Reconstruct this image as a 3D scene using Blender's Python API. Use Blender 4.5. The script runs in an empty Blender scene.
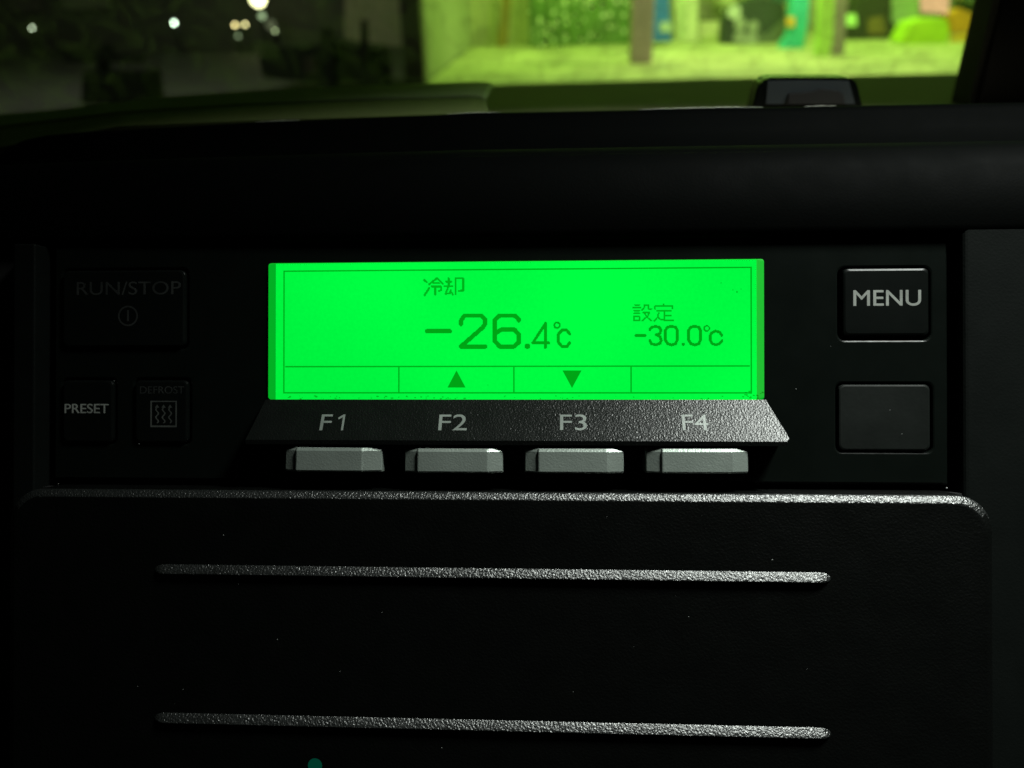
import bpy, bmesh, math, random
from mathutils import Vector, Matrix
random.seed(7)
S = bpy.context.scene
C = S.collection
R = math.radians

# ------------------------------------------------------------------ frames
# "panel frame": millimetres, x right, y into the dashboard, z up along the panel.
# The panel leans back by TILT, so the camera looks down on it.
TILT = R(26)
PM = Matrix.Rotation(-TILT, 4, 'X')
GROUND = -1.83
YAW, PIT, FPX = R(3.4), R(0.4), 852.0
CAM = Vector((9.8, -165.0, -1.15))
fw = Vector((-math.sin(YAW)*math.cos(PIT), math.cos(YAW)*math.cos(PIT), math.sin(PIT)))
rt = fw.cross(Vector((0, 0, 1))).normalized()
up = rt.cross(fw).normalized()

def measure(u, v, y):
    """where a point measured in the photo lies on the panel plane at depth y (mm)"""
    d = fw + rt*((u-512)/FPX) + up*((384-v)/FPX)
    p = CAM + d*((y-CAM.y)/d.y)
    return p.x, p.z

def at(u, v, Y):
    """the same for the world outside: a point at world depth Y (metres)"""
    d = (PM @ (fw + rt*((u-512)/FPX) + up*((384-v)/FPX)))
    c = PM @ (CAM*0.001)
    return c + d*((Y-c.y)/d.y)

# ------------------------------------------------------------------ camera
cd = bpy.data.cameras.new('camera')
cam = bpy.data.objects.new('camera', cd); C.objects.link(cam)
m = Matrix((rt, up, -fw)).transposed().to_4x4()
m.translation = CAM*0.001
cam.matrix_world = PM @ m
cd.sensor_width = 36; cd.lens = FPX/1024*36
cd.clip_start = 0.005; cd.clip_end = 500
cd.dof.use_dof = True; cd.dof.focus_distance = 0.165; cd.dof.aperture_fstop = 15.5
S.camera = cam

# ------------------------------------------------------------------ night world, lamps
w = bpy.data.worlds.new('World'); S.world = w; w.use_nodes = True
w.node_tree.nodes['Background'].inputs[0].default_value = (0.55, 0.7, 0.5, 1)
w.node_tree.nodes['Background'].inputs[1].default_value = 0.0022

def area(name, loc, aim, sx, sy, power, col, spread=180):
    l = bpy.data.lights.new(name, 'AREA'); l.shape = 'RECTANGLE'; l.size = sx; l.size_y = sy
    l.energy = power; l.color = col; l.spread = R(spread)
    o = bpy.data.objects.new(name, l); C.objects.link(o); o.location = loc
    o.rotation_euler = (Vector(aim)-Vector(loc)).to_track_quat('-Z', 'Y').to_euler()
    return o
# the lamp whose light rakes down over the panel from above on the right
area('overhead_lamp', PM @ Vector((.200, -.150, .300)), PM @ Vector((.095, 0, -.03)), .09, .06, 0.58, (.93, 1, .93), 68)
# the lit loading bay
area('bay_lamp', (5.6, 24.0, 4.6), (5.6, 24.6, -2), 18, 10, 2150, (.52, 1, .13))
area('forecourt_fill', (5, 13, 4.5), (6, 22, -1), 3, 2, 170, (1, .93, .62), 110)  # added unseen light to warm the column and bay floor
area('warm_bay_fill', (3.9, 21.5, 2.6), (3.9, 22.2, -2), 1, 1, 110, (1, .86, .55))  # added unseen light for a pale warm patch of bay floor
area('yard_lamp', (-9, 15, 4.5), (-9, 22, -1), 3, 3, 120, (1, .98, .8))

S.view_settings.view_transform = 'Standard'; S.view_settings.look = 'None'
S.view_settings.exposure = 0; S.view_settings.gamma = 1
S.cycles.use_denoising = True
S.cycles.max_bounces = 8
S.cycles.sample_clamp_indirect = 4

# ------------------------------------------------------------------ materials
def principled(name, col, rough=.5, metal=0, spec=.5):
    mt = bpy.data.materials.new(name); mt.use_nodes = True
    b = mt.node_tree.nodes['Principled BSDF']
    b.inputs['Base Color'].default_value = (*col, 1)
    b.inputs['Roughness'].default_value = rough
    b.inputs['Metallic'].default_value = metal
    b.inputs['Specular IOR Level'].default_value = spec
    return mt, mt.node_tree, b

def grained(name, col, rough, scale, dist, stretch=(1, 1, 1), spec=.5, vary=.3, metal=0):
    """moulded plastic: fine grain in the surface, slightly uneven colour and gloss"""
    mt, nt, b = principled(name, col, rough, metal, spec)
    N, L = nt.nodes.new, nt.links.new
    tc = N('ShaderNodeTexCoord'); mp = N('ShaderNodeMapping'); mp.inputs['Scale'].default_value = stretch
    L(tc.outputs['Object'], mp.inputs['Vector'])
    n = N('ShaderNodeTexNoise'); n.inputs['Scale'].default_value = scale; n.inputs['Detail'].default_value = 2
    L(mp.outputs[0], n.inputs['Vector'])
    bp = N('ShaderNodeBump'); bp.inputs['Strength'].default_value = 1; bp.inputs['Distance'].default_value = dist
    L(n.outputs['Fac'], bp.inputs['Height']); L(bp.outputs[0], b.inputs['Normal'])
    n2 = N('ShaderNodeTexNoise'); n2.inputs['Scale'].default_value = scale*.07; n2.inputs['Detail'].default_value = 4
    L(tc.outputs['Object'], n2.inputs['Vector'])
    mr = N('ShaderNodeMapRange'); mr.inputs['To Min'].default_value = rough*(1-vary*.5); mr.inputs['To Max'].default_value = min(1, rough*(1+vary*.5))
    L(n2.outputs['Fac'], mr.inputs['Value']); L(mr.outputs[0], b.inputs['Roughness'])
    mx = N('ShaderNodeMix'); mx.data_type = 'RGBA'
    mx.inputs['A'].default_value = (*[c*(1-vary*.6) for c in col], 1); mx.inputs['B'].default_value = (*[c*(1+vary*.6) for c in col], 1)
    L(n2.outputs['Fac'], mx.inputs['Factor']); L(mx.outputs['Result'], b.inputs['Base Color'])
    return mt

def emitter(name, col, strength):
    mt = bpy.data.materials.new(name); mt.use_nodes = True; nt = mt.node_tree
    nt.nodes.remove(nt.nodes['Principled BSDF'])
    e = nt.nodes.new('ShaderNodeEmission'); e.inputs[0].default_value = (*col, 1); e.inputs[1].default_value = strength
    nt.links.new(e.outputs[0], nt.nodes['Material Output'].inputs['Surface'])
    return mt, nt, e

M = {}
M['shell'] = grained('black_grained_plastic', (.004, .0045, .0042), .32, 2400, .00006)
M['hood'] = grained('matte_soft_hood_skin', (.0004, .0006, .0005), .65, 2000, .00003, spec=.015)
M['shelf'] = grained('coarse_grained_plastic', (.0035, .0042, .0038), .29, 2900, .000085, spec=.25)
M['cover'] = grained('coarse_black_plastic', (.0016, .0019, .0017), .28, 2300, .00010, spec=.4)
M['rib'] = grained('lit_edge_plastic', (.007, .008, .0075), .33, 2500, .00024, spec=.9)  # lid plastic made paler and glossier so highlights show along edges
M['face'] = grained('smooth_black_plastic', (.0022, .0032, .0026), .24, 1800, .00001, spec=.22)
M['surround'] = grained('soft_dark_plastic', (.0026, .0034, .0030), .6, 2000, .00004, spec=.04)
M['worn'] = grained('crest_highlight_pale', (.30, .31, .26), .3, 2500, .00015, spec=1.0)  # pale colour standing in for highlights on the hood crest
M['cap'] = grained('dull_black_key_plastic', (.0022, .0030, .0026), .34, 1800, .00001, spec=.12)
M['blank'] = grained('worn_black_plastic', (.006, .0073, .0065), .5, 900, .00003, spec=.1, vary=.8)
M['key'] = grained('satin_silver_paint', (.215, .25, .225), .38, 3000, .00005, vary=.25, metal=.5)
M['ink'] = grained('pale_grey_ink', (.17, .18, .165), .6, 3000, .00002, vary=.9)
M['legend'] = grained('light_legend_ink', (.14, .155, .145), .4, 2900, .00003, vary=.6)
M['dim_ink'] = grained('dark_grey_ink', (.0065, .008, .007), .6, 3000, .00002, vary=1.2)  # much darker grey than the other inks
M['lens'] = grained('glowing_diffuser_plastic', (.01, .06, .01), .4, 500, .00005, vary=.3, spec=.15)
M['dark'] = grained('dark_recess_plastic', (.004, .004, .004), .6, 1500, .00003)
M['dust'] = grained('pale_dust_and_glint', (.2, .21, .2), .9, 3000, .00002)
M['dirt'] = grained('dark_dirt', (.05, .06, .04), .9, 3000, .00002)

_b = M['lens'].node_tree.nodes['Principled BSDF']; _b.inputs['Emission Color'].default_value = (0, 1, .04, 1); _b.inputs['Emission Strength'].default_value = .42  # green emission stands in for display light caught in the frame
# backlit display: green, slightly uneven as light from edge lamps spreads
mt, nt, e = emitter('green_backlight', (0, 1, .055), 1.0)
N, L = nt.nodes.new, nt.links.new
tc = N('ShaderNodeTexCoord'); n = N('ShaderNodeTexNoise'); n.inputs['Scale'].default_value = 18; n.inputs['Detail'].default_value = 1
L(tc.outputs['Object'], n.inputs['Vector'])
n3 = N('ShaderNodeTexNoise'); n3.inputs['Scale'].default_value = 1500; n3.inputs['Detail'].default_value = 2
L(tc.outputs['Object'], n3.inputs['Vector'])
mr = N('ShaderNodeMapRange'); mr.inputs['From Min'].default_value = .3; mr.inputs['From Max'].default_value = .7
mr.inputs['To Min'].default_value = .80; mr.inputs['To Max'].default_value = 1.04
L(n.outputs['Fac'], mr.inputs['Value'])
ad = N('ShaderNodeMath'); ad.operation = 'MULTIPLY_ADD'; ad.inputs[1].default_value = .12; L(n3.outputs['Fac'], ad.inputs[0]); L(mr.outputs[0], ad.inputs[2])
L(ad.outputs[0], e.inputs[1])
M['lcd'] = mt

def filt(name, col):
    mt = bpy.data.materials.new(name); mt.use_nodes = True; nt = mt.node_tree
    nt.nodes.remove(nt.nodes['Principled BSDF'])
    t = nt.nodes.new('ShaderNodeBsdfTransparent'); t.inputs[0].default_value = (*col, 1)
    nt.links.new(t.outputs[0], nt.nodes['Material Output'].inputs['Surface'])
    return mt
M['seg'] = filt('liquid_crystal_segment', (.5, .38, .14))
M['seg_fine'] = filt('liquid_crystal_fine_segment', (.5, .46, .2))

# ------------------------------------------------------------------ builders
def tag(o, label=None, cat=None, group=None, kind=None):
    if label: o['label'] = label
    if cat: o['category'] = cat
    if group: o['group'] = group
    if kind: o['kind'] = kind
    return o

def thing(name, label, cat, loc=(0, 0, 0), group=None, kind=None, panel=True):
    """an Empty at the thing's base; loc in panel millimetres, or in world metres"""
    o = bpy.data.objects.new(name, None); C.objects.link(o)
    o.empty_display_size = .01
    if panel:
        o.matrix_world = PM @ Matrix.Translation(Vector(loc)*.001)
        o['_s'] = .001
    else:
        o.location = loc; o['_s'] = 1.0
    o['_l'] = list(loc)
    return tag(o, label, cat, group, kind)

def obj(name, bm, mat, parent, label=None, smooth=False, origin=None):
    s = parent['_s']; l = Vector(parent['_l'])
    p = parent
    bmesh.ops.recalc_face_normals(bm, faces=bm.faces)
    for v in bm.verts: v.co = (v.co-l)*s
    if smooth:
        for f in bm.faces: f.smooth = True
    me = bpy.data.meshes.new(name); bm.to_mesh(me); bm.free()
    if smooth: me.set_sharp_from_angle(angle=R(40))
    me.materials.append(mat)
    o = bpy.data.objects.new(name, me); C.objects.link(o); o.parent = p
    o['_s'] = s; o['_l'] = list(l)
    if label: o['label'] = label
    return o

def B(): return bmesh.new()

def box(bm, x0, x1, y0, y1, z0, z1, bev=0, seg=2):
    r = bmesh.ops.create_cube(bm, size=1)
    for v in r['verts']:
        v.co = Vector(((x0+x1)/2+v.co.x*(x1-x0), (y0+y1)/2+v.co.y*(y1-y0), (z0+z1)/2+v.co.z*(z1-z0)))
    if bev:
        es = list({e for v in r['verts'] for e in v.link_edges})
        bmesh.ops.bevel(bm, geom=es, offset=bev, segments=seg, affect='EDGES', profile=.5)
    return bm

def rr(x0, x1, z0, z1, r=.01, n=5):
    pts = []
    for cx, cz, a in ((x1-r, z1-r, 0), (x0+r, z1-r, 90), (x0+r, z0+r, 180), (x1-r, z0+r, 270)):
        for k in range(n+1):
            t = R(a+90*k/n); pts.append((cx+r*math.cos(t), cz+r*math.sin(t)))
    return pts

def loop(bm, pts, y): return [bm.verts.new((x, y, z)) for x, z in pts]
def bridge(bm, a, b):
    k = len(a)
    for i in range(k): bm.faces.new((a[i], a[(i+1) % k], b[(i+1) % k], b[i]))

def inset(p, d):
    cx = sum(a for a, b in p)/len(p); cz = sum(b for a, b in p)/len(p)
    xs = [a for a, b in p]; zs = [b for a, b in p]
    hx = (max(xs)-min(xs))/2; hz = (max(zs)-min(zs))/2
    mx, mz = (max(xs)+min(xs))/2, (max(zs)+min(zs))/2
    return [(mx+(a-mx)*(hx-d)/hx, mz+(b-mz)*(hz-d)/hz) for a, b in p]

def tile(bm, rect, y, hole=None, depth=6, bev=.35):
    """a piece of the faceplate at depth y, with a rounded, soft-edged hole running back"""
    if not hole:
        bm.faces.new(loop(bm, rr(*rect, r=.01, n=1), y)); return
    hx0, hx1, hz0, hz1, r = hole
    o = loop(bm, rr(*rect), y)
    h = rr(hx0, hx1, hz0, hz1, r)
    a = loop(bm, inset(h, -bev), y); bridge(bm, o, a)
    b = loop(bm, inset(h, -bev*.3), y+bev*.3); bridge(bm, a, b)
    c = loop(bm, h, y+bev); bridge(bm, b, c)
    d = loop(bm, h, y+depth); bridge(bm, c, d)

def cap(bm, rect, r, y0, y1, bev=.4, n=5):
    """a key cap with rounded outline and soft front edge; front at y0"""
    h = rr(*rect, r=r, n=n)
    back = loop(bm, h, y1); s = loop(bm, h, y0+bev); q = loop(bm, inset(h, bev*.3), y0+bev*.3); f = loop(bm, inset(h, bev), y0)
    bridge(bm, back, s); bridge(bm, s, q); bridge(bm, q, f); bm.faces.new(f)
    return bm

def prism(bm, prof, x0, x1):
    """(y,z) profile run along x"""
    a = [bm.verts.new((x0, y, z)) for y, z in prof]; b = [bm.verts.new((x1, y, z)) for y, z in prof]
    bridge(bm, a, b); bm.faces.new(a); bm.faces.new(b)
    return bm

def lettering(txt, x0, x1, z0, z1, y, mat, parent, name='lettering', thick=.04, bold=0.0, fat=0):
    cu = bpy.data.curves.new('t', 'FONT'); cu.body = txt; cu.size = 10; cu.extrude = 0; cu.offset = bold
    to = bpy.data.objects.new('t', cu); C.objects.link(to)
    dg = bpy.context.evaluated_depsgraph_get(); dg.update()
    me = bpy.data.meshes.new_from_object(to.evaluated_get(dg))
    bm = B(); bm.from_mesh(me)
    bpy.data.objects.remove(to); bpy.data.meshes.remove(me)
    xs = [v.co.x for v in bm.verts]; ys = [v.co.y for v in bm.verts]
    ax, bx, ay, by = min(xs), max(xs), min(ys), max(ys)
    for v in bm.verts:
        v.co = Vector((x0+(v.co.x-ax)/(bx-ax)*(x1-x0), y, z0+(v.co.y-ay)/(by-ay)*(z1-z0)))
    if fat:
        src = list(bm.verts)+list(bm.edges)+list(bm.faces)
        for k, (dx, dz) in enumerate(((fat, 0), (-fat, 0), (0, fat), (0, -fat))):
            d = bmesh.ops.duplicate(bm, geom=src)
            for v in d['geom']:
                if isinstance(v, bmesh.types.BMVert): v.co += Vector((dx, .004*(k+1), dz))
    g = bmesh.ops.extrude_face_region(bm, geom=list(bm.faces))
    for v in g['geom']:
        if isinstance(v, bmesh.types.BMVert): v.co.y += thick
    return obj(name, bm, mat, parent)

# ================================================================== DASHBOARD
dash = thing('dashboard', 'black grained dashboard shell whose hood arches over the green display', 'dashboard', (0, 0, -110))
# hood: from the slot's upper lip up and back to the crest, lower and rounded at its left end
prof = [(9, 28.6), (3.2, 28.6), (2.4, 29.2), (2, 30.5), (2.2, 36), (3.5, 42), (6, 46), (10, 48.6), (15, 50.0), (24, 51),
        (36, 53), (42, 57), (46.5, 63), (49, 67.8), (50.3, 69.3), (51.5, 69.9), (53, 69.7), (55, 68.3), (57, 65), (60, 55), (60, 35)]
DROP = [(-10, .2), (-71, 1.4), (-98, 2.3), (-117, 2.9), (-127, 3.5), (-133, 4.5), (-137.7, 6.3), (-142, 9.5), (-146, 15), (-150, 22), (-160, 40)]
def drop(x):
    if x >= -10: return .2
    for (xa, da), (xb, db) in zip(DROP, DROP[1:]):
        if xb <= x <= xa: return da+(db-da)*(xa-x)/(xa-xb)
    return 40
bm = B(); xs = [-160, -150, -146, -142, -140, -137.7, -135, -133, -130, -127, -117, -98, -71, -40, -10, 40, 90, 130, 170, 220]
rows = []
for x in xs:
    d = drop(x)
    rows.append([bm.verts.new((x, y+d*.4, z-d*min(1, max(0, (z-29)/41)))) for y, z in prof])
for a, b in zip(rows, rows[1:]):
    for i in range(len(prof)-1): bm.faces.new((a[i], a[i+1], b[i+1], b[i]))
hood = obj('hood', bm, M['hood'], dash, smooth=True)
# pale glossy strips along the crest, standing in for rim highlights
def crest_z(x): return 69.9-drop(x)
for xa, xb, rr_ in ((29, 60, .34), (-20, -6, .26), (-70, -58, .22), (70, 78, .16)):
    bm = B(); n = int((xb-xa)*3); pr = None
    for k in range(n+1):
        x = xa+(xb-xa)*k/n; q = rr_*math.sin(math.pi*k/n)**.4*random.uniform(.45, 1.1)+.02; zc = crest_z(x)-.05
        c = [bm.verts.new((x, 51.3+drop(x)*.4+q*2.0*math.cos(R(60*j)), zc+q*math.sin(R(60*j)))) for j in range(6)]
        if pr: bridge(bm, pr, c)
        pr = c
    obj('crest_highlight', bm, M['worn'], dash, smooth=True)
# uprights either side of the slot
bm = B()
box(bm, -100.6, -96, 0, 14, -112, 28.3, .45, 3)
obj('surround', bm, M['surround'], dash)
bm = B()
box(bm, 85.9, 150, 2.4, 14, -112, 31.5, 1.2, 4)
obj('surround', bm, M['surround'], dash)
bm = B(); box(bm, -170, -101.0, 6, 20, -112, 28, .8)
obj('side_panel', bm, M['dark'], dash)
bm = B(); box(bm, -96.2, 86, 20, 24, -112, 34)
obj('slot_back', bm, M['dark'], dash)
bm = B(); box(bm, -97, 88, 3, 21, -22.5, -20.9); obj('slot_floor', bm, M['dark'], dash)  # added to stop light leaking in under the faceplate
bm = B(); box(bm, -99, 100, 14.1, 40, -110, 34); obj('inner_wall', bm, M['dark'], dash)
# the dashboard top that runs from the hood to the foot of the windscreen
tp = grained('olive_grey_dash_top', (.34, .29, .18), .75, 900, .0001)
bm = B()
inv = PM.inverted()
cols = [(-700, 185, 160), (-150, 165, 146), (0, 152, 137), (150, 142, 126), (300, 136, 110), (420, 132, 94), (480, 131, 86), (700, 130, 79), (950, 129, 74), (1700, 128, 66)]
pr = None
for u, vn, vf in cols:
    a_, b_ = inv @ at(u, vn, .115) * 1000, inv @ at(u, vf, .56) * 1000
    c = [bm.verts.new(q) for q in (a_, b_, b_-Vector((0, 0, 8)), a_-Vector((0, 0, 8)))]
    if pr: bridge(bm, pr, c)
    else: bm.faces.new(c)
    pr = c
bm.faces.new(pr)
obj('dashboard_top', bm, tp, dash)

# ================================================================== LOWER COVER
cov = thing('storage_pocket_lid', 'black grained lid below the keys with two long raised ribs', 'pocket lid', (-4.6, -3, -112))
bm = B()
h = rr(-98.9, 88.8, -112, -20.6, 6.5, 8)
yf = -4.0
lv = [(0, 12), (0, -2.6), (.12, -3.05), (.3, -3.25), (1.15, -3.88), (1.4, -3.97), (1.7, yf)]
prev = None
for d, y in lv:
    # the soft top edge rolls over on all sides
    cur = loop(bm, inset(h, d), y)
    if prev: bridge(bm, prev, cur)
    prev = cur
bm.faces.new(prev)
body = obj('lid', bm, M['cover'], cov, smooth=True)
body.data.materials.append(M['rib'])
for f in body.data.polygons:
    if f.normal.z > .3 and f.normal.y < -.2: f.material_index = 1  # upward edge faces take the brightened copy of the plastic
RIB = [(0, 1.0), (.14, .92), (.28, .74), (1.02, -.42), (1.1, -.66), (1.0, -.88), (0, -1.0)]   # sloping top, short underside
def rib(zc):
    bm = B(); x0, x1 = -69.1, 59.3; n = 9
    rings = []
    for x, s in ((x0, .05), (x0+.35, .45), (x0+1.2, .85), (x0+2.4, 1), (x1-2.4, 1), (x1-1.2, .85), (x1-.35, .45), (x1, .05)):
        ring = []
        for dy, dz in RIB: ring.append(bm.verts.new((x, yf+.1-dy*s, zc+dz*(.3+.7*s))))
        rings.append(ring)
    for a, b in zip(rings, rings[1:]):
        for i in range(len(RIB)-1): bm.faces.new((a[i], a[i+1], b[i+1], b[i]))
    bm.faces.new(rings[0]); bm.faces.new(rings[-1])
    return bm
obj('rib', rib(-35.85), M['rib'], cov, smooth=True)
obj('rib', rib(-64.5), M['rib'], cov, smooth=True)
ind, _, _ = emitter('teal_glow', (0, .35, .2), .11)
bm = B(); u0 = measure(315, 764, -4)
bmesh.ops.create_uvsphere(bm, u_segments=12, v_segments=8, radius=1.4)
for v in bm.verts: v.co = Vector((v.co.x+u0[0], v.co.y*.3-4, v.co.z+u0[1]-.3))
obj('teal_reflection', bm, ind, cov, smooth=True, label='small dim teal reflection spot at the foot of the lid')  # glowing bead standing in for a dim LED reflection

# ================================================================== CONTROLLER
ctl = thing('refrigeration_controller', 'black cooling unit controller with lit green display reading -26.4 °C', 'controller', (-5.2, 4, -19))
Y = 4.0
bm = B()
tile(bm, (-94, -64, 4.5, 27.9), Y, (-92.6, -66.2, 7.2, 23.6, 1.4))
tile(bm, (-94, -79.3, -19, 4.5), Y, (-92.6, -81.2, -12.2, 1.2, 1.2))
tile(bm, (-79.3, -64, -19, 4.5), Y, (-77.4, -65.6, -12.2, 1.2, 1.2))
tile(bm, (-64, -55, -19, 27.9), Y)
tile(bm, (-55, 54, -9, 27.9), Y, (-49.2, 48.8, -3.6, 24.5, .4), 8, .12)
tile(bm, (-55, 54, -19, -9), Y, (-47.2, 47.2, -18.2, -11.2, .5), 5, .2)
tile(bm, (54, 58, -19, 27.9), Y)
tile(bm, (58, 83.6, 4.4, 27.9), Y, (63.2, 80.75, 8.5, 22.7, 1.5))
tile(bm, (58, 83.6, -19, 4.4), Y, (62.8, 81.1, -13.2, .2, 1.3))
# edges of the plate turn back into the slot
o1 = loop(bm, rr(-94, 83.6, -19, 27.9), Y); o2 = loop(bm, rr(-94.5, 84.1, -19.5, 28.3), Y+.7); o3 = loop(bm, rr(-94.5, 84.1, -19.5, 28.3), 18)
bridge(bm, o1, o2); bridge(bm, o2, o3)
fp = obj('faceplate', bm, M['face'], ctl)
# slanted shelf below the display
bm = B()
A = [(-49.6, 3.9, -3.05), (49.05, 3.9, -3.05), (51.9, 0, -9.2), (52.3, 0, -10.3), (51.8, 0, -10.85), (-51.9, 0, -10.85)]
def shelf_y(z): return 2.6+(z+3.05)*5.0/7.9
A = [(x, shelf_y(z), z) for x, y, z in A]
top = [bm.verts.new(p) for p in A]
bot = [bm.verts.new((x, y, z)) for x, y, z in [(-49.6, 9, -3.05), (49.05, 9, -3.05), (52.2, 9, -9.2), (52.6, 9, -10.4), (52.1, 9, -11.7), (-52.3, 9, -11.7)]]
lip = [bm.verts.new(p) for p in [(51.8, -2.2, -11.7), (-51.9, -2.2, -11.7)]]
bm.faces.new(top)
for i in (0, 1, 2, 3): bm.faces.new((top[i], top[i+1], bot[i+1], bot[i])) if i != 0 else None
bm.faces.new((top[4], top[5], lip[1], lip[0])); bm.faces.new((lip[0], lip[1], bot[5], bot[4]))
bm.faces.new((top[4], lip[0], bot[4])); bm.faces.new((top[5], top[0], bot[0], bot[5])); bm.faces.new((top[5], bot[5], lip[1]))
shelf = obj('legend_shelf', bm, M['shelf'], ctl)
# legends printed on the slope: build flat, then lay on the shelf plane
def on_shelf(o):
    # y for a given z on the sloping face (3.9,-3.05)->(-4,-10.75), 0.03 mm proud
    l = Vector(o['_l'])
    for v in o.data.vertices:
        z = v.co.z*1000+l.z; lift = v.co.y*1000+l.y
        yy = shelf_y(z)+lift-.06
        v.co.y = (yy-l.y)/1000
for t, px0, px1 in (('F1', 321, 345), ('F2', 439, 466), ('F3', 560, 587), ('F4', 682, 710)):
    a = measure(px0, 414.5, 0); b = measure(px1, 430.5, -2)
    if t == 'F1':
        on_shelf(lettering('F', a[0], a[0]+2.2, b[1], a[1], 0, M['legend'], shelf))
        bm = B(); x, zz, zt = b[0]-.6, b[1], a[1]
        f = bm.faces.new(loop(bm, [(x-.42, zz), (x, zz), (x, zt), (x-.36, zt), (x-1.35, zt-.62), (x-1.2, zt-.98), (x-.42, zt-.5)], 0))
        on_shelf(obj('lettering', bm, M['legend'], shelf))
    else:
        on_shelf(lettering(t, a[0], b[0], b[1], a[1], 0, M['legend'], shelf))

# display: backlit glass in a bevelled frame whose plastic is given its own green glow
lcd = bm = B()
box(bm, -47.6, 47.35, 2.6, 3.6, -3.05, 24.15)
lcd = obj('display_glass', bm, M['lcd'], ctl)
bm = B()
outr = rr(-49.7, 49.2, -3.1, 24.55, .5); inr = rr(-47.6, 47.35, -3.02, 24.15, .05)
a = loop(bm, outr, 4.3); a2 = loop(bm, inset(outr, .25), 3.6); b = loop(bm, inr, 2.62)
bridge(bm, a, a2); bridge(bm, a2, b)
obj('display_frame', bm, M['lens'], ctl)

def raster(strokes, x0, x1, y0, y1, pitch=.75):
    """strokes measured in the photo (px), set as square liquid-crystal dots"""
    bm = B(); nx = int((x1-x0)/pitch)+1; ny = int((y1-y0)/pitch)+1
    for i in range(nx):
        for j in range(ny):
            cx, cy = x0+(i+.5)*pitch, y0+(j+.5)*pitch; hit = False
            for pts, wd in strokes:
                for p, q in zip(pts, pts[1:]):
                    dx, dy = q[0]-p[0], q[1]-p[1]; l2 = dx*dx+dy*dy
                    t = max(0, min(1, ((cx-p[0])*dx+(cy-p[1])*dy)/l2)) if l2 else 0
                    if (cx-p[0]-t*dx)**2+(cy-p[1]-t*dy)**2 < (wd/2)**2: hit = True; break
                if hit: break
            if hit:
                q = [measure(cx+a*pitch/2, cy+b*pitch/2, 2.5) for a, b in ((-1, -1), (1, -1), (1, 1), (-1, 1))]
                bm.faces.new([bm.verts.new((x, 2.5, z)) for x, z in q])
    return bm
def sc(pts, ox, oy, k): return [(ox+a/k, oy+b/k) for a, b in pts]
def circ(cx, cy, r): return [(cx+r*math.cos(R(30*k)), cy+r*math.sin(R(30*k))) for k in range(13)]
big = lambda p, wd: (sc(p, 420, 305, 6.4), wd+.35)
st = [big([(44, 168), (191, 168)], 4.0),
      big([(262, 122), (262, 100), (285, 68), (390, 68), (415, 90), (415, 125), (400, 145), (266, 262)], 4.0), big([(262, 266), (418, 266)], 4.0),
      big([(632, 98), (632, 90), (605, 68), (510, 68), (478, 95), (478, 230), (510, 266), (600, 266), (632, 240), (632, 190), (605, 158), (520, 158), (485, 180)], 4.0),
      big([(687, 264), (687.5, 264)], 5.2)]
obj('temperature_digits', raster(st, 422, 531, 310, 352), M['seg'], lcd, label='large dark green digits reading -26.')
st = [big([(803, 118), (722, 243), (824, 243)], 2.5), big([(803, 118), (803, 272)], 2.5), big(circ(877, 130, 18), 1.4),
      big([(958, 185), (940, 162), (910, 160), (887, 185), (887, 240), (910, 268), (940, 266), (958, 242)], 2.6)]
obj('temperature_unit', raster(st, 529, 574, 318, 352), M['seg'], lcd, label='smaller digit 4 and degree sign with C')
sm = lambda p, wd: (sc(p, 620, 295, 8.533), wd)
zero = [(388, 300), (405, 275), (440, 267), (475, 275), (487, 300), (487, 385), (475, 415), (440, 427), (405, 415), (388, 385), (388, 300)]
st = [sm([(135, 345), (215, 345)], 2.8),
      sm([(255, 294), (270, 275), (303, 268), (335, 275), (349, 297), (342, 327), (310, 340), (342, 355), (352, 385), (342, 413), (305, 426), (268, 416), (255, 390)], 2.8),
      sm(zero, 2.8), sm([(540, 420), (541, 420)], 3.0), sm([(a+198, b) for a, b in zero], 2.8), sm(circ(740, 285, 23), 1.3),
      sm([(868, 345), (850, 317), (815, 307), (782, 322), (769, 350), (769, 385), (785, 415), (820, 426), (850, 415), (870, 390)], 2.7)]
obj('setpoint_digits', raster(st, 633, 725, 322, 348), M['seg'], lcd, label='small dark green digits reading -30.0 °C')
k1 = lambda p, wd=1.7: (sc(p, 415, 270, 17.07), wd+.25)
st = [k1([(155, 170), (205, 212)]), k1([(240, 310), (165, 430)], 2), k1([(375, 140), (240, 245)], 1.8), k1([(375, 140), (475, 235)], 1.3), k1([(310, 228), (420, 228)], 1.4),
      k1([(285, 283), (445, 283)], 1.6), k1([(345, 283), (345, 420)], 1.9), k1([(445, 283), (445, 345), (410, 360)], 1.6),
      k1([(575, 145), (575, 285)], 1.8), k1([(530, 200), (620, 200)], 1.6), k1([(500, 278), (640, 278)], 1.6), k1([(568, 285), (522, 405), (600, 400), (610, 340)], 1.6), k1([(615, 375), (648, 420)], 1.5),
      k1([(692, 140), (692, 415)], 1.6), k1([(690, 140), (820, 140), (820, 350), (755, 358)], 1.7)]
obj('mode_characters', raster(st, 422, 466, 275, 298, .8), M['seg_fine'], lcd, label='two small characters for cooling near the top edge')
k2 = lambda p, wd=1.3: (sc(p, 620, 295, 8.533), wd+.25)
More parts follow.
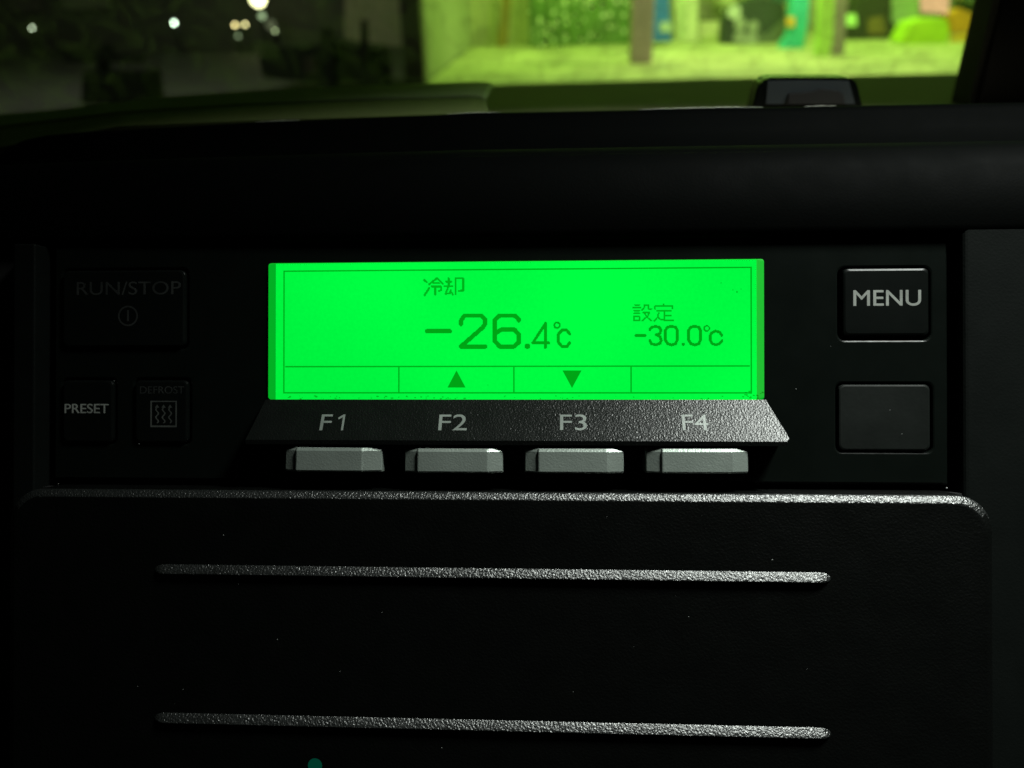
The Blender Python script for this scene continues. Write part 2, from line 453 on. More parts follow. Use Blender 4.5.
st = [k2([(125, 84), (165, 84)]), k2([(112, 107), (175, 107)]), k2([(122, 132), (168, 132)]), k2([(122, 158), (168, 158)]),
      k2([(120, 183), (165, 183), (165, 218), (120, 218), (120, 183)]),
      k2([(208, 84), (245, 84)]), k2([(210, 84), (206, 107), (188, 126)]), k2([(243, 84), (243, 118), (270, 118)]),
      k2([(196, 150), (250, 150), (235, 182), (188, 221)]), k2([(208, 155), (232, 190), (268, 220)]),
      k2([(372, 76), (372, 92)]), k2([(300, 118), (300, 97), (450, 97), (450, 116)]), k2([(315, 134), (437, 134)]), k2([(376, 134), (376, 213)]), k2([(376, 173), (436, 173)]),
      k2([(330, 155), (322, 188), (293, 222)]), k2([(322, 190), (350, 211), (380, 214), (455, 214)])]
obj('setpoint_characters', raster(st, 630, 677, 302, 324, .8), M['seg_fine'], lcd, label='two small characters for setting above -30.0')
# thin ruled lines of the screen and the two arrows
bm = B()
def rule(x0, x1, z0, z1): 
    f = bm.faces.new(loop(bm, [(x0, z0), (x1, z0), (x1, z1), (x0, z1)], 2.5))
X0, X1, Z0, Z1, ZM, t = -45.75, 46.15, -1.72, 22.62, 3.5, .14
rule(X0, X1, Z1-t, Z1+t); rule(X0, X1, Z0-t, Z0+t); rule(X0+t, X1-t, ZM-t, ZM+t)
for x in (X0-t, X1+t): rule(x-t, x+t, Z0-t, Z1+t)
for x in (-22.65, .22, 23.15): rule(x-t, x+t, Z0+t, ZM-t)
obj('screen_lines', bm, M['seg_fine'], lcd)
for pts, nm in (([(447.5, 387.5), (465.5, 387.5), (456.5, 370.5)], 'up_arrow'), ([(562.5, 370.5), (581.5, 370.5), (572, 388)], 'down_arrow')):
    bm = B(); bm.faces.new(loop(bm, [measure(a, b, 2.5) for a, b in pts], 2.5)); obj(nm, bm, M['seg'], lcd)
# dirt caught along the lower edge of the display and in its corner
bm = B()
def fleck(u, v, r, y=2.42, asp=1):
    x, z = measure(u, v, y)
    n = random.randint(5, 7); a0 = random.random()*6
    vs = [bm.verts.new((x+r*asp*random.uniform(.5, 1)*math.cos(a0+k*6.283/n), y-.02*random.random(), z+r*random.uniform(.5, 1)*math.sin(a0+k*6.283/n))) for k in range(n)]
    bm.faces.new(vs)
for k in range(60):
    fleck(random.choice([random.uniform(285, 480), random.uniform(285, 750)]), random.uniform(396, 399), random.uniform(.06, .2), asp=random.uniform(1, 2.5))
for k in range(16): fleck(random.gauss(752, 6), random.gauss(395, 2), random.uniform(.08, .25), asp=1.5)
for u, v, r in ((737, 292, .28), (733, 290, .15), (741, 289, .14), (721, 283, .14), (488, 385, .12), (556, 396, .2)): fleck(u, v, r)
obj('display_dirt', bm, filt('thin_grime_film', (.5, .55, .3)), lcd)

# four function keys
def fkey(x0, xa, xb, x1):
    z0, z1 = -17.0, -12.35
    bm = B()
    yb = 8
    sec = [(x0, yb), (x0, -.9), (x0+.2, -1.2), (xa-.1, -2.2), (xa, -2.55), (xa+.2, -2.65), (xb-.2, -2.65), (xb, -2.6), (xb+.15, -2.45), (x1-.25, -1.5), (x1, -1.2), (x1, yb)]
    rows = []
    for z, k in ((z0, .35), (z0+.35, 0), (z1-.6, 0), (z1-.06, .33), (z1, .6)):
        rows.append([bm.verts.new((x, y+(k if y < yb else 0)+(z1-z)*-.07, z)) for x, y in sec])
    for a, b in zip(rows, rows[1:]):
        for i in range(len(sec)-1): bm.faces.new((a[i], a[i+1], b[i+1], b[i]))
    bm.faces.new(rows[0]); bm.faces.new(rows[-1])
    return bm
for x0, xa, xb, x1 in ((-45.2, -42.6, -29.4, -25.7), (-21.3, -18.5, -4.7, -1.9), (2.4, 5.1, 18.5, 21.6), (25.8, 28.8, 42.3, 45.3)):
    kj = obj('function_key', fkey(*[9.8+(q-9.8)*.984 for q in (x0, xa, xb, x1)]), M['key'], ctl)
    kj.location = (random.uniform(-.00006, .00006), random.uniform(-.00012, .0001), random.uniform(-.00009, .00009)); kj.rotation_euler.y = random.uniform(-.004, .004)
bm = B(); box(bm, -47.4, 47.4, 8.6, 9.4, -18.5, -10.9)
obj('key_recess', bm, M['dark'], ctl)

# the other keys
b = obj('run_stop_key', cap(B(), (-92.2, -66.6, 7.6, 23.2), 1.2, 3.2, 9), M['cap'], ctl)
lettering('RUN/STOP', -89.2, -67.4, 18.2, 20.9, 3.17, M['dim_ink'], b)
bm = B()
def ringz(bm, cx, cz, r0, r1, y, a0=0, a1=360, n=28):
    pr = None
    for k in range(n+1):
        t = R(a0+(a1-a0)*k/n)
        c = (bm.verts.new((cx+r0*math.cos(t), y, cz+r0*math.sin(t))), bm.verts.new((cx+r1*math.cos(t), y, cz+r1*math.sin(t))))
        if pr: bm.faces.new((pr[0], pr[1], c[1], c[0]))
        pr = c
ringz(bm, -78.4, 13.9, 1.75, 2.1, 3.17)
bm.faces.new(loop(bm, [(-78.6, 12.8), (-78.2, 12.8), (-78.2, 15.1), (-78.6, 15.1)], 3.165))
obj('power_symbol', bm, M['dim_ink'], b)
b = obj('preset_key', cap(B(), (-92.2, -81.6, -11.8, .8), 1, 3.3, 9), M['cap'], ctl)
lettering('PRESET', -91.7, -82.5, -5.9, -4.0, 3.27, M['ink'], b, fat=.03)
b = obj('defrost_key', cap(B(), (-77.0, -66.0, -11.8, .8), 1, 3.3, 9), M['cap'], ctl)
lettering('DEFROST', -75.9, -66.7, -1.9, -.4, 3.27, M['dim_ink'], b)
bm = B(); y = 3.27
for r_ in ((-73.7, -68.2, -8.7, -8.35), (-73.7, -68.2, -3.6, -3.35), (-73.7, -73.4, -8.35, -3.6), (-68.5, -68.2, -8.35, -3.6)):
    bm.faces.new(loop(bm, [(r_[0], r_[2]), (r_[1], r_[2]), (r_[1], r_[3]), (r_[0], r_[3])], y))
for cx in (-72.3, -70.95, -69.6):
    pr = None
    for k in range(13):
        z = -7.9+3.2*k/12; x = cx+.28*math.sin(k*1.05)
        c = (bm.verts.new((x-.15, y, z)), bm.verts.new((x+.15, y, z)))
        if pr: bm.faces.new((pr[0], pr[1], c[1], c[0]))
        pr = c
    bm.faces.new([bm.verts.new(p) for p in ((cx-.45, y-.01, -4.75), (cx+.45, y-.01, -4.75), (cx, y-.01, -4.1))])
obj('defrost_symbol', bm, grained('grey_symbol_ink', (.038, .042, .038), .6, 3000, .00002, vary=1.0), b)
b = obj('menu_key', cap(B(), (64.0, 80.3, 9.3, 22.4), .9, 3.4, 9, .5), M['cap'], ctl)
lettering('MENU', 66.0, 78.7, 15.1, 18.1, 3.37, M['ink'], b, fat=.045)
b = obj('blank_key', cap(B(), (63.2, 80.5, -12.85, -.1), 1.1, 3.6, 9, .35), M['blank'], ctl)

# dust on the faceplate, and pale specks set in for small edge glints
bm = B()
for u, v, r in ((618, 475, .13), (641, 475.5, .13), (744, 476, .16), (748, 475.5, .13), (797, 389, .16), (831, 346, .1), (947, 488, .28), (902, 434, .12), (58, 484, .18), (890, 410, .1), (114, 381, .16), (139, 444, .14)):
    x, z = measure(u, v, 3.2)
    ret = bmesh.ops.create_icosphere(bm, subdivisions=1, radius=r*.6)
    for vv in ret['verts']: vv.co = Vector((x+vv.co.x*random.uniform(.7, 1.4), 3.9-0.6*(u < 200 or u > 830)+vv.co.y*.5, z+vv.co.z))
obj('dust_and_glints', bm, M['dust'], ctl)['kind'] = 'stuff'
bm = B()
for k in range(20):
    u, v = random.uniform(60, 960), random.uniform(505, 766)
    x, z = measure(u, v, -4)
    ret = bmesh.ops.create_icosphere(bm, subdivisions=1, radius=random.uniform(.03, .075))
    s = random.uniform(1, 2.5)
    for vv in ret['verts']: vv.co = Vector((x+vv.co.x*s, -4+vv.co.y*.6, z+vv.co.z))
obj('dust_and_glints', bm, M['dust'], cov)['kind'] = 'stuff'  # dust alone on the lid

# ================================================================== ON TOP OF THE DASHBOARD
def slab(bm, pts, thick):
    """outline given as world points; real thickness away from the viewer"""
    a = [bm.verts.new(p) for p in pts]; b = [bm.verts.new(p+Vector((0, thick, 0))) for p in pts]
    bridge(bm, a, b); bm.faces.new(a); bm.faces.new(b)
    return bm
pad = thing('dashboard_tray', 'low olive-grey tray lying on the left of the dashboard top behind the hood', 'tray', tuple(at(240, 130, .19)), panel=False)
pm1 = grained('olive_soft_plastic', (.05, .062, .013), .7, 700, .0001)
bm = B()
topl = [(-120, 137), (0, 127), (120, 113), (240, 105), (360, 100), (470, 96.5), (482, 97.5), (486, 101)]
front = [(-120, 158), (0, 147), (120, 126), (240, 121), (360, 117), (470, 113.5), (486, 113.5), (490, 113.5)]
bk = [at(u, v, .19) for u, v in topl]; ft = [at(u, v, .098) for u, v in front]
lowv = lambda p: p-Vector((0, 0, .012))
for i in range(len(bk)-1):
    for q in ((ft[i], ft[i+1], bk[i+1], bk[i]), (lowv(ft[i]), ft[i], ft[i+1], lowv(ft[i+1])), (bk[i], bk[i+1], lowv(bk[i+1]), lowv(bk[i]))):
        bm.faces.new([bm.verts.new(p) for p in q])
bm.faces.new([bm.verts.new(p) for p in (ft[-1], bk[-1], lowv(bk[-1]), lowv(ft[-1]))])
obj('tray_body', bm, pm1, pad)
bm = B()
fr = [at(u, v-1.2, .186) for u, v in topl]; fb = [p+Vector((0, .04, .0006)) for p in fr]
lo = [p-Vector((0, 0, .0016)) for p in fr]
for i in range(len(fr)-1):
    q = [bm.verts.new(p) for p in (fr[i], fr[i+1], fb[i+1], fb[i])]; bm.faces.new(q)
    q = [bm.verts.new(p) for p in (lo[i], lo[i+1], fr[i+1], fr[i])]; bm.faces.new(q)
obj('tray_rim_highlight', bm, grained('olive_rim_highlight', (.3, .36, .2), .6, 700, .0001), pad)  # pale strip painted as the light line along the tray's top edge

sen = thing('dashboard_sensor', 'small black trapezoid sensor housing standing on the dashboard top at right', 'sensor', tuple(at(806, 112, .135)), panel=False)
bm = B()
pts = [at(u, v, .135) for u, v in ((752, 112), (757, 88), (762, 80.5), (770, 77.5), (848, 77.5), (855, 80), (858, 86), (864, 112))]
slab(bm, pts, .010)
bmesh.ops.bevel(bm, geom=list(bm.edges), offset=.0006, segments=2, affect='EDGES')
obj('housing', bm, M['face'], sen)
bm = B()
pts = [at(u, v, .1345) for u, v in ((766, 104), (768, 81), (800, 80.5), (849, 81), (855, 104))]
slab(bm, pts, .001)
obj('window_plate', bm, grained('slate_plate', (.03, .036, .038), .45, 900, .00003, spec=.2), sen)
bm = B()
pts = [at(u, v, .1332) for u, v in ((788, 104), (789, 94), (812, 92), (820, 89), (838, 91), (844, 95), (845, 104))]
slab(bm, pts, .0012)
obj('slot', bm, M['dark'], sen)

# pillar at the right edge of the windscreen
pil = thing('windscreen_pillar', 'black pillar trim leaning at the right edge of the windscreen', 'pillar', tuple(at(1000, 115, .21)), panel=False)
bm = B()
slab(bm, [at(u, v, .21) for u, v in ((967, 150), (1019, -60), (1200, -60), (1200, 150))], .025)
obj('trim', bm, M['shell'], pil)
bm = B()
slab(bm, [at(u, v, .213) for u, v in ((958, 150), (1007, -60), (1022, -60), (970, 150))], .012)
obj('rubber_seal', bm, grained('green_grey_rubber', (.05, .055, .04), .5, 600, .0001), pil)

# windscreen: raked pane with water drops on it
gl = bpy.data.materials.new('windscreen_glass'); gl.use_nodes = True; nt = gl.node_tree
nt.nodes.remove(nt.nodes['Principled BSDF'])
tr = nt.nodes.new('ShaderNodeBsdfTransparent'); tr.inputs[0].default_value = (.90, .95, .90, 1)
gs = nt.nodes.new('ShaderNodeBsdfGlossy'); gs.inputs['Roughness'].default_value = .02
fn = nt.nodes.new('ShaderNodeFresnel'); fn.inputs[0].default_value = 1.45
mxs = nt.nodes.new('ShaderNodeMixShader')
nt.links.new(fn.outputs[0], mxs.inputs[0]); nt.links.new(tr.outputs[0], mxs.inputs[1]); nt.links.new(gs.outputs[0], mxs.inputs[2])
tl = nt.nodes.new('ShaderNodeBsdfTranslucent'); tl.inputs[0].default_value = (.7, .75, .65, 1)
tc = nt.nodes.new('ShaderNodeTexCoord'); nz = nt.nodes.new('ShaderNodeTexNoise'); nz.inputs['Scale'].default_value = 45; nz.inputs['Detail'].default_value = 5; nz.inputs['Distortion'].default_value = 1.5
nt.links.new(tc.outputs['Object'], nz.inputs['Vector'])
mg = nt.nodes.new('ShaderNodeMapRange'); mg.inputs['From Min'].default_value = .42; mg.inputs['From Max'].default_value = .8; mg.inputs['To Min'].default_value = .02; mg.inputs['To Max'].default_value = .3
nt.links.new(nz.outputs['Fac'], mg.inputs['Value'])
mx2 = nt.nodes.new('ShaderNodeMixShader'); nt.links.new(mg.outputs[0], mx2.inputs[0]); nt.links.new(mxs.outputs[0], mx2.inputs[1]); nt.links.new(tl.outputs[0], mx2.inputs[2])
nt.links.new(mx2.outputs[0], nt.nodes['Material Output'].inputs['Surface'])
z_at = at(500, 88, .56).z
ws = thing('windscreen', 'wide raked windscreen with a few water drops above the dashboard', 'windscreen', (0, .56, z_at), panel=False)
bm = B()
def wsp(x, h): return Vector((x, .56-.45*h, z_at-.02+h))
vs = [bm.verts.new(wsp(*p)) for p in ((-1.0, 0), (1.0, 0), (1.0, .5), (-1.0, .5))]; bm.faces.new(vs)
pane = obj('pane', bm, gl, ws)
wd, nt_, b_ = principled('water', (1, 1, 1), .3); b_.inputs['Transmission Weight'].default_value = 1; b_.inputs['IOR'].default_value = 1.33
bm = B()
spots = [(558, 20), (575, 14), (592, 8), (565, 33), (580, 38), (545, 42), (602, 4), (529, 12), (540, 48), (578, 25), (627, 52), (430, 84), (538, 90), (510, 100), (520, 106), (552, 30), (560, 47), (598, 36)]
for k in range(4): spots.append((random.uniform(430, 760), random.uniform(0, 75)))
for u, v in spots:
    d = PM @ (fw + rt*((u-512)/FPX) + up*((384-v)/FPX)); c0 = PM @ (CAM*.001)
    nrm = Vector((0, 1, .45)); t_ = (wsp(0, 0)-c0).dot(nrm)/d.dot(nrm); p = c0+d*t_
    r_ = random.uniform(.0008, .0019)
    ret = bmesh.ops.create_icosphere(bm, subdivisions=2, radius=r_)
    for vv in ret['verts']: vv.co = Vector((vv.co.x, vv.co.y*.6, vv.co.z*1.1))+p
obj('water_drops', bm, wd, pane, smooth=True)['kind'] = 'stuff'

# ================================================================== OUTSIDE
def outside(name, label, cat, u, v, Y_, group=None, kind=None):
    p = at(u, v, Y_); p.z = max(p.z, GROUND)
    return thing(name, label, cat, tuple(p), group, kind, panel=False)
def hull(bm, pts, Y_, thick): return slab(bm, [at(u, v, Y_) for u, v in pts], thick)
def pbox(bm, u0, u1, v0, v1, Y_, thick, bev=.02):
    a = at(u0, v0, Y_); b = at(u1, v1, Y_)
    return box(bm, a.x, b.x, Y_, Y_+thick, b.z, a.z, bev)
def rough(name, col, sc=3, vary=.5, r=.7): return grained(name, col, r, sc*9, .01, vary=vary)

g = rough('concrete_ground', (.09, .095, .08), 1.2, .5)
bm = B(); box(bm, -90, 90, .9, 160, GROUND-.3, GROUND)
me = obj('ground', bm, g, tag(thing('temp', None, None, (0, 0, 0), panel=False))); 
tmp = me.parent; me.parent = None; bpy.data.objects.remove(tmp)
tag(me, 'dark concrete yard outside the windscreen', 'ground', kind='structure')

bay = thing('loading_bay', 'open loading bay flooded with lime green light', 'building', (6, 28.5, GROUND), panel=False)
bm = B(); box(bm, at(424, 85, 17.4).x, 17, 17.4, 33, GROUND, GROUND+.02)
obj('bay_floor', bm, rough('pale_bay_floor', (.38, .36, .20), 1.2, 1.5), bay)
bm = B(); box(bm, -2, 18, 31.4, 31.8, GROUND, 5, .05)
obj('back_wall', bm, rough('painted_block_wall', (.34, .33, .22), .9, 1.2), bay)
bm = B(); box(bm, -2, 18, 18.8, 31.9, 5.0, 5.3, .05)
obj('roof', bm, rough('bay_roof', (.3, .3, .28), 1), bay)
for u0, u1, vb, Y_, col in ((405, 425, 85, 17.3, (.07, .06, .045)), (630, 652, 70, 20.8, (.42, .33, .30))):
    bm = B(); a = at(u0, vb, Y_); b_ = at(u1, vb, Y_)
    box(bm, a.x, b_.x, Y_, Y_+.5, GROUND, 5.0, .04)
    obj('column', bm, rough('column_paint', col, 2), bay)
bm = B(); xw = at(424, 85, 17.4).x; box(bm, xw-.35, xw-.05, 17.9, 31.3, GROUND, 4.98, .02)
obj('side_wall', bm, rough('side_wall_paint', (.3, .3, .2), 1.5, .5), bay)  # added wall that keeps the bay light out of the yard
# hanging strip curtain on the left of the bay
bm = B(); x = at(428, 0, 28).x; k = 0
while x < at(525, 0, 28).x:
    wdt = random.uniform(.22, .34); box(bm, x, x+wdt, 28+.05*(k % 2), 28.03+.05*(k % 2), GROUND+.03, 4.8, .005); x += wdt+random.uniform(.0, .05); k += 1
obj('strip_curtain', bm, rough('milky_strip', (.62, .60, .36), 1.5, .5, .35), bay)

for k, xx in enumerate((1.5, 5.0, 8.5, 12.0)):
    tb = thing('tube_light', ('leftmost', 'second from left', 'second from right', 'rightmost')[k]+' of the green tube lights under the bay roof', 'light', (xx, 23.5, 4.75), 'tube lights under the bay roof', panel=False)
    bm = B(); box(bm, xx-.06, xx+.06, 20, 27, 4.80, 4.92, .02); obj('tube', bm, emitter('green_tube', (.46, 1, .2), 14)[0], tb)
    bm = B(); box(bm, xx-.15, xx+.15, 19.9, 27.1, 4.93, 4.99, .02); obj('holder', bm, M['dark'], tb)

def blob(bm, c, r, seed, n=60, leaf=.12):
    rnd = random.Random(seed)
    for k in range(n):
        d = Vector((rnd.gauss(0, 1), rnd.gauss(0, 1), rnd.gauss(0, 1))).normalized()*rnd.random()**.4
        p = Vector((c[0]+d.x*r[0], c[1]+d.y*r[1], c[2]+d.z*r[2]))
        q = [Vector((rnd.uniform(-1, 1), rnd.uniform(-1, 1), rnd.uniform(-1, 1)))*leaf for _ in range(3)]
        bm.faces.new([bm.verts.new(p+v) for v in q])
def simple(name, label, cat, part, pts, Y_, thick, col, extra=()):
    us = [p[0] for p in pts]; t_ = outside(name, label, cat, sum(us)/len(us), max(p[1] for p in pts), Y_)
    bm = B(); hull(bm, pts, Y_, thick); bmesh.ops.bevel(bm, geom=list(bm.edges), offset=.03, segments=2, affect='EDGES')
    obj(part, bm, rough(part+'_paint', col), t_)
    for nm, p2, dy, th, c2 in extra:
        bm = B(); hull(bm, p2, Y_+dy, th); obj(nm, bm, rough(nm+'_paint', c2), t_)
    return t_
simple('blue_tarpaulin_stack', 'blue upright sheeted stack just right of the grey column', 'stack', 'sheet', [(649, 42), (649, -30), (668, -30), (670, 30), (672, 42)], 25, .8, (.03, .16, .55),
       [('tag', [(660, 32), (660, 22), (672, 22), (672, 32)], -.05, .04, (.4, .5, .4))])
simple('wall_cabinet', 'tall pale cabinet against the wall right of the blue stack', 'cabinet', 'cabinet_body', [(676, 48), (674, -30), (698, -30), (698, 44)], 27.5, .6, (.62, .62, .42),
       [('door_panel', [(678, 40), (678, -30), (686, -30), (686, 40)], -.04, .03, (.5, .55, .32))])
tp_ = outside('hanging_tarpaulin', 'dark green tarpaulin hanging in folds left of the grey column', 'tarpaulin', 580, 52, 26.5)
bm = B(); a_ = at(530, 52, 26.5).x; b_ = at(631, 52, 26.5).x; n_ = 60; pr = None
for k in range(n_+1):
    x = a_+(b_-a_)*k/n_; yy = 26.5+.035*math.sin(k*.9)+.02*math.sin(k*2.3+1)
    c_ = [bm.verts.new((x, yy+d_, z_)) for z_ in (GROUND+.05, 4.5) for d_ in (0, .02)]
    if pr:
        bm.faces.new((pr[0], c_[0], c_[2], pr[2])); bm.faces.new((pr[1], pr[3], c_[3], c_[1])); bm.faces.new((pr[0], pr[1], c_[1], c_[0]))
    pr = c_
tm = rough('tarpaulin_green', (.13, .23, .06), 1.2, 1.3, .6); nt = tm.node_tree   # pale dots mixed into its colour in places
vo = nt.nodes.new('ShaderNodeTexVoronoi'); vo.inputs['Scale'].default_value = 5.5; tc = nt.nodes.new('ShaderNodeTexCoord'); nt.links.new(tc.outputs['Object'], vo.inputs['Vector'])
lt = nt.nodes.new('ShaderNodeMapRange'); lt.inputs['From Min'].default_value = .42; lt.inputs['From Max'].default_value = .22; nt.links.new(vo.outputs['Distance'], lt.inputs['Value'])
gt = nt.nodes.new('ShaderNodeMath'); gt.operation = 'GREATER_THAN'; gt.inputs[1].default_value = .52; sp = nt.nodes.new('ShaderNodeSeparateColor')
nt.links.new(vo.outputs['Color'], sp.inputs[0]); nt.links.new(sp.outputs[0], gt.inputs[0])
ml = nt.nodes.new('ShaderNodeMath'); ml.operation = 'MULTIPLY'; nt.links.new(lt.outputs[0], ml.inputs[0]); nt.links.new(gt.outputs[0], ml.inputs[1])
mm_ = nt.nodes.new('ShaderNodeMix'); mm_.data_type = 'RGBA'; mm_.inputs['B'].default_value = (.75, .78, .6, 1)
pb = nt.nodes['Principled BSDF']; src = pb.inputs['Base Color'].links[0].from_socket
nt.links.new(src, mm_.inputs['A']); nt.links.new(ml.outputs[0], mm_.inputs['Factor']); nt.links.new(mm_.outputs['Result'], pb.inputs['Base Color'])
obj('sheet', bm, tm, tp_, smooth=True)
simple('yellow_sack', 'dull yellow sack leaning on the strip curtain at the far left of the bay', 'sack', 'sack_body', [(434, 50), (436, 14), (441, 4), (453, 3), (457, 16), (456, 50)], 27, .4, (.38, .42, .02))
simple('brown_board', 'narrow brown board leaning on the strip curtain beside the dark green tarpaulin', 'board', 'board_face', [(496, 50), (500, 22), (504, -30), (513, -30), (507, 50)], 27, .08, (.30, .22, .04))
simple('dark_crate', 'small dark crate on the floor at the foot of the strip curtain', 'crate', 'crate_body', [(428, 50), (428, 38), (443, 37), (443, 50)], 26, .5, (.04, .07, .02))
# machine with round white covers
mc = outside('pump_machine', 'dark machine with several pale round covers between cabinet and teal stand', 'machine', 755, 50, 26)
bm = B(); hull(bm, [(722, 50), (724, 20), (735, 6), (760, -5), (785, 4), (790, 50)], 26, .8); bmesh.ops.bevel(bm, geom=list(bm.edges), offset=.04, segments=2, affect='EDGES')
obj('casing', bm, rough('casing_paint', (.035, .05, .035), 3), mc)
for u, v, r_ in ((734, 12, 5.5), (740, 24, 5), (739, 37, 5), (753, 26, 4.5), (750, 40, 6)):
    p = at(u, v, 25.93); bm = B()
    ret = bmesh.ops.create_cone(bm, cap_ends=True, segments=20, radius1=r_*.034, radius2=r_*.028, depth=.12)
    for vv in ret['verts']: vv.co = Vector((vv.co.x, vv.co.z, vv.co.y))+p
    obj('round_cover', bm, rough('cover_paint', (.55, .58, .5) if v < 20 else (.30, .32, .26), 3), mc)
bm = B(); hull(bm, [(748, 50), (752, 30), (768, 34), (790, 14), (792, 24), (776, 50)], 25.9, .1)
obj('pipe', bm, rough('pipe_paint', (.10, .12, .08)), mc)
simple('teal_pedestal', 'teal upright pedestal with a flared foot and small yellow knob', 'pedestal', 'pedestal_body', [(778, 58), (783, 44), (791, 34), (794, -30), (812, -30), (808, 20), (805, 40), (803, 50), (801, 58)], 24, .5, (.05, .52, .42),
       [('knob', [(787, 27), (787, 17), (795, 17), (795, 27)], -.1, .09, (.75, .45, .05))])
simple('lime_post', 'bright lime painted square post beside a grey post', 'post', 'post_body', [(816, 68), (822, -30), (836, -30), (833, 40), (827, 68)], 21.5, .3, (.45, .75, .12))
simple('grey_post', 'grey square post right of the bright lime post', 'post', 'post_body', [(832, 62), (839, -30), (850, -30), (844, 62)], 22, .3, (.30, .26, .2))
simple('dark_cart', 'dark loaded cart between the grey post and the lime crate', 'cart', 'load', [(848, 56), (850, 30), (856, 8), (880, -30), (893, -30), (890, 20), (902, 34), (898, 56)], 26.5, 1.0, (.03, .035, .015),
       [('bundle', [(868, 34), (868, 18), (884, 16), (886, 34)], -.06, .05, (.16, .12, .03)), ('lamp_cover', [(846, 26), (846, 14), (856, 14), (857, 26)], -.1, .05, (.5, .8, .3))])
simple('lime_bin', 'lime yellow bin left of the orange parts', 'bin', 'bin_body', [(903, 57), (901, 40), (911, 23), (925, 19), (948, 19), (950, 32), (945, 57)], 24.5, .9, (.42, .62, .03))
simple('pale_sack', 'pale greenish sack lying behind the lime bin', 'sack', 'sack_body', [(892, 30), (890, -30), (918, -30), (918, 22)], 27.5, .5, (.36, .50, .26))
ot = simple('orange_hand_cart', 'orange and yellow hand cart at the right edge of the bay', 'cart', 'cart_frame', [(950, 34), (948, 16), (960, 8), (974, 14), (976, 24), (966, 34)], 25, .5, (.62, .28, .02),
       [('tray', [(950, 46), (952, 36), (974, 34), (972, 42)], -.06, .1, (.75, .42, .03)), ('wheel', [(942, 55), (941, 44), (950, 42), (954, 55)], -.08, .05, (.06, .16, .1)), ('wheel', [(958, 56), (960, 48), (974, 48), (968, 56)], -.08, .05, (.05, .1, .05))])
bl = outside('lit_panel', 'glowing warm peach panel above the lime bin', 'lamp', 934, 12, 25)
bm = B(); hull(bm, [(922, 12), (920, -30), (952, -30), (948, 14)], 25, .1)
obj('glowing_face', bm, emitter('peach_glow', (1, .62, .28), .95)[0], bl)

rnd = random.Random(11)
for k in range(34):
    u = rnd.choice([rnd.uniform(700, 800), rnd.uniform(850, 905), rnd.uniform(950, 985), rnd.uniform(435, 525)]); Y_ = rnd.uniform(28.9, 30.6)
    p = at(u, 30, Y_); sx = rnd.uniform(.25, .7); h0 = rnd.choice([0, .45, .9, 1.3]); hh = rnd.uniform(.3, .55)
    bx_ = thing('storage_box', 'small worn box in the blurred stacks along the back wall of the bay', 'box', (p.x, Y_, GROUND+h0), 'boxes stacked along the back wall of the bay', panel=False)
    bm = B(); box(bm, p.x-sx/2, p.x+sx/2, Y_, Y_+.4, GROUND+h0, GROUND+h0+hh, .02)
    obj('carton', bm, rough('carton', rnd.choice([(.5, .5, .3), (.04, .06, .02), (.3, .18, .05), (.12, .16, .06), (.6, .55, .4), (.05, .12, .12)]), 3, .8), bx_)
    bm = B(); box(bm, p.x-sx/2-.02, p.x+sx/2+.02, Y_-.02, Y_+.42, GROUND+h0+hh-.06, GROUND+h0+hh+.01, .01)
    obj('lid', bm, rough('carton_lid', rnd.choice([(.4, .4, .25), (.1, .1, .05), (.5, .35, .1)]), 3, .8), bx_)
# ---- dark street on the left
fa = outside('warehouse', 'unlit warehouse front across the yard with pale door panels', 'building', 200, 60, 27)
bm = B(); hull(bm, [(-300, 62), (-300, -60), (424, -60), (424, 62)], 29, .4); obj('front_wall', bm, rough('warehouse_cladding', (.08, .085, .065), .8, .7), fa)
for i, (u0, u1, v0, v1, c_) in enumerate(((0, 40, -30, 12, .12), (55, 110, -30, 9, .16), (112, 128, -30, 34, .10), (52, 92, 33, 50, .07), (180, 196, 44, 76, .10), (24, 42, 40, 70, .05))):
    bm = B(); pbox(bm, u0, u1, v0, v1, 28.8, .15); obj('door_panel', bm, rough('panel_paint', (c_, c_, c_*.8), 1), fa)
bm = B(); hull(bm, [(344, 46), (346, -60), (404, -60), (404, 60), (362, 56)], 28.7, .2)
obj('pale_wall', bm, rough('pale_render', (.5, .47, .33), 1), fa)
def lampthing(u, v, r_, col, s, Y_=27, label=''):
    t_ = outside('yard_light', label, 'light', u, v, Y_)
    p = at(u, v, Y_); bm = B(); bmesh.ops.create_icosphere(bm, subdivisions=2, radius=r_*Y_*.00125)
    for vv in bm.verts: vv.co += p
    obj('bulb', bm, emitter('bulb_glow', col, s)[0], t_, smooth=True)
    bm = B(); box(bm, p.x-.04, p.x+.04, p.y+.1, p.y+.18, GROUND, p.z, .01); obj('stem', bm, M['dark'], t_)
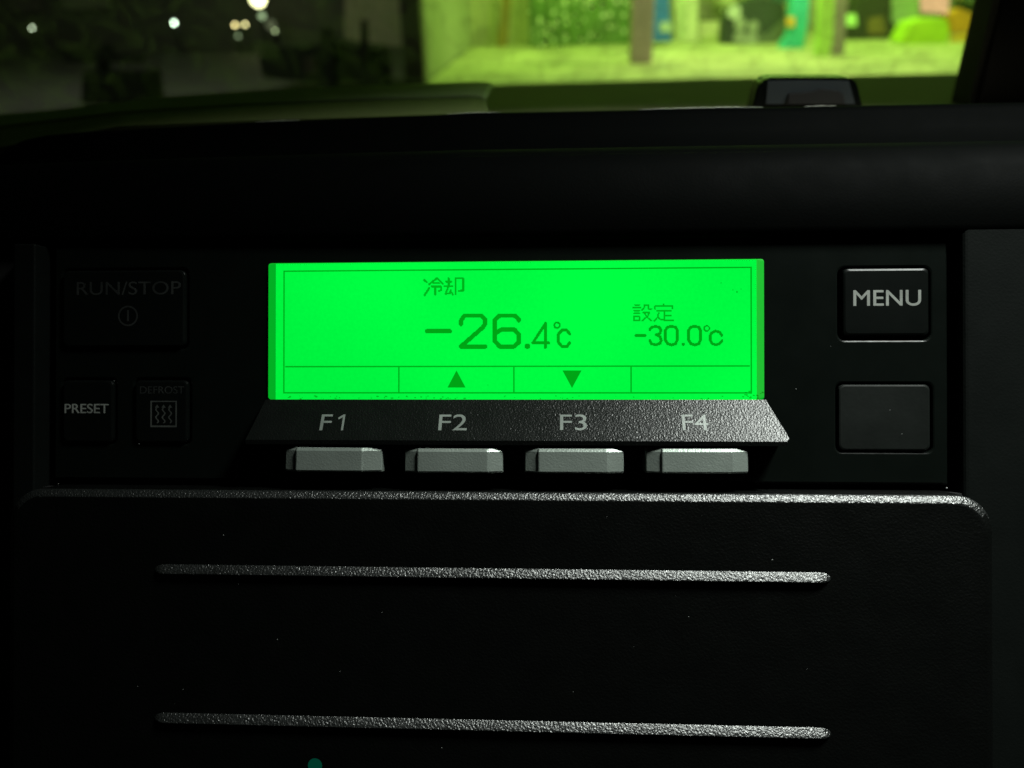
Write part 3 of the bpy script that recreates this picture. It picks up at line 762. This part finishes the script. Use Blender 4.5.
lampthing(32, 28, 1.0, (.85, 1, .7), 7, label='small dim white light farthest left in the dark yard')
lampthing(174, 23, 1.3, (.75, 1, .75), 16, label='crisp pale green light alone in the middle of the dark yard')
lampthing(235, 25, 1.2, (1, .82, .35), 9, label='left one of the pair of warm yellow lights')
lampthing(245, 24.5, 1.2, (1, .88, .4), 8, label='right one of the pair of warm yellow lights')
lampthing(258, -1, 6.5, (1, .98, .50), 6, label='largest and brightest yard light, white with a yellow rim')
lampthing(262, 16, 2.6, (.75, 1, .55), .9, label='dim pale light just below the brightest one')
lampthing(271, 25, 4.6, (.8, .9, .5), .13, label='faint wide light low right of the brightest one')
lampthing(275, 31, 1.2, (.8, 1, .5), 2.2, label='small faint light lowest of the cluster under the brightest one')
lampthing(238, 36, 1.5, (.7, .9, .5), 1.0, label='faint light under the warm yellow pair')

simple('dark_trolley', 'dark trolley with crossbar and square box at left of the yard', 'trolley', 'box', [(80, 104), (82, 72), (96, 70), (142, 72), (147, 104)], 15.5, .8, (.008, .008, .008),
       [('crossbar', [(64, 62), (66, 54), (95, 54), (102, 44), (110, 44), (112, 54), (142, 56), (142, 62)], 0, .1, (.006, .006, .006)), ('post', [(97, 72), (97, 58), (108, 58), (108, 72)], .05, .1, (.006, .006, .006))])
fk = simple('dark_forklift', 'dark low vehicle with an upright mast in front of the pale wall', 'vehicle', 'body', [(262, 78), (258, 56), (264, 48), (318, 48), (322, 40), (346, 46), (378, 50), (382, 92), (366, 92), (360, 80), (300, 82)], 17, 1.2, (.008, .012, .008),
       [('mast', [(318, 96), (320, 28), (332, 28), (336, 96)], -.1, .12, (.006, .010, .006)), ('pole', [(360, 60), (361, 20), (367, 20), (368, 60)], -.1, .1, (.02, .02, .01)), ('side_window', [(304, 74), (304, 58), (314, 56), (318, 74)], -.05, .04, (.08, .07, .05)), ('rear_window', [(334, 76), (332, 60), (344, 62), (344, 76)], -.05, .04, (.06, .08, .05))])

# loose helper keys away
for o in S.objects:
    for k in ('_s', '_l'):
        if k in o: del o[k]
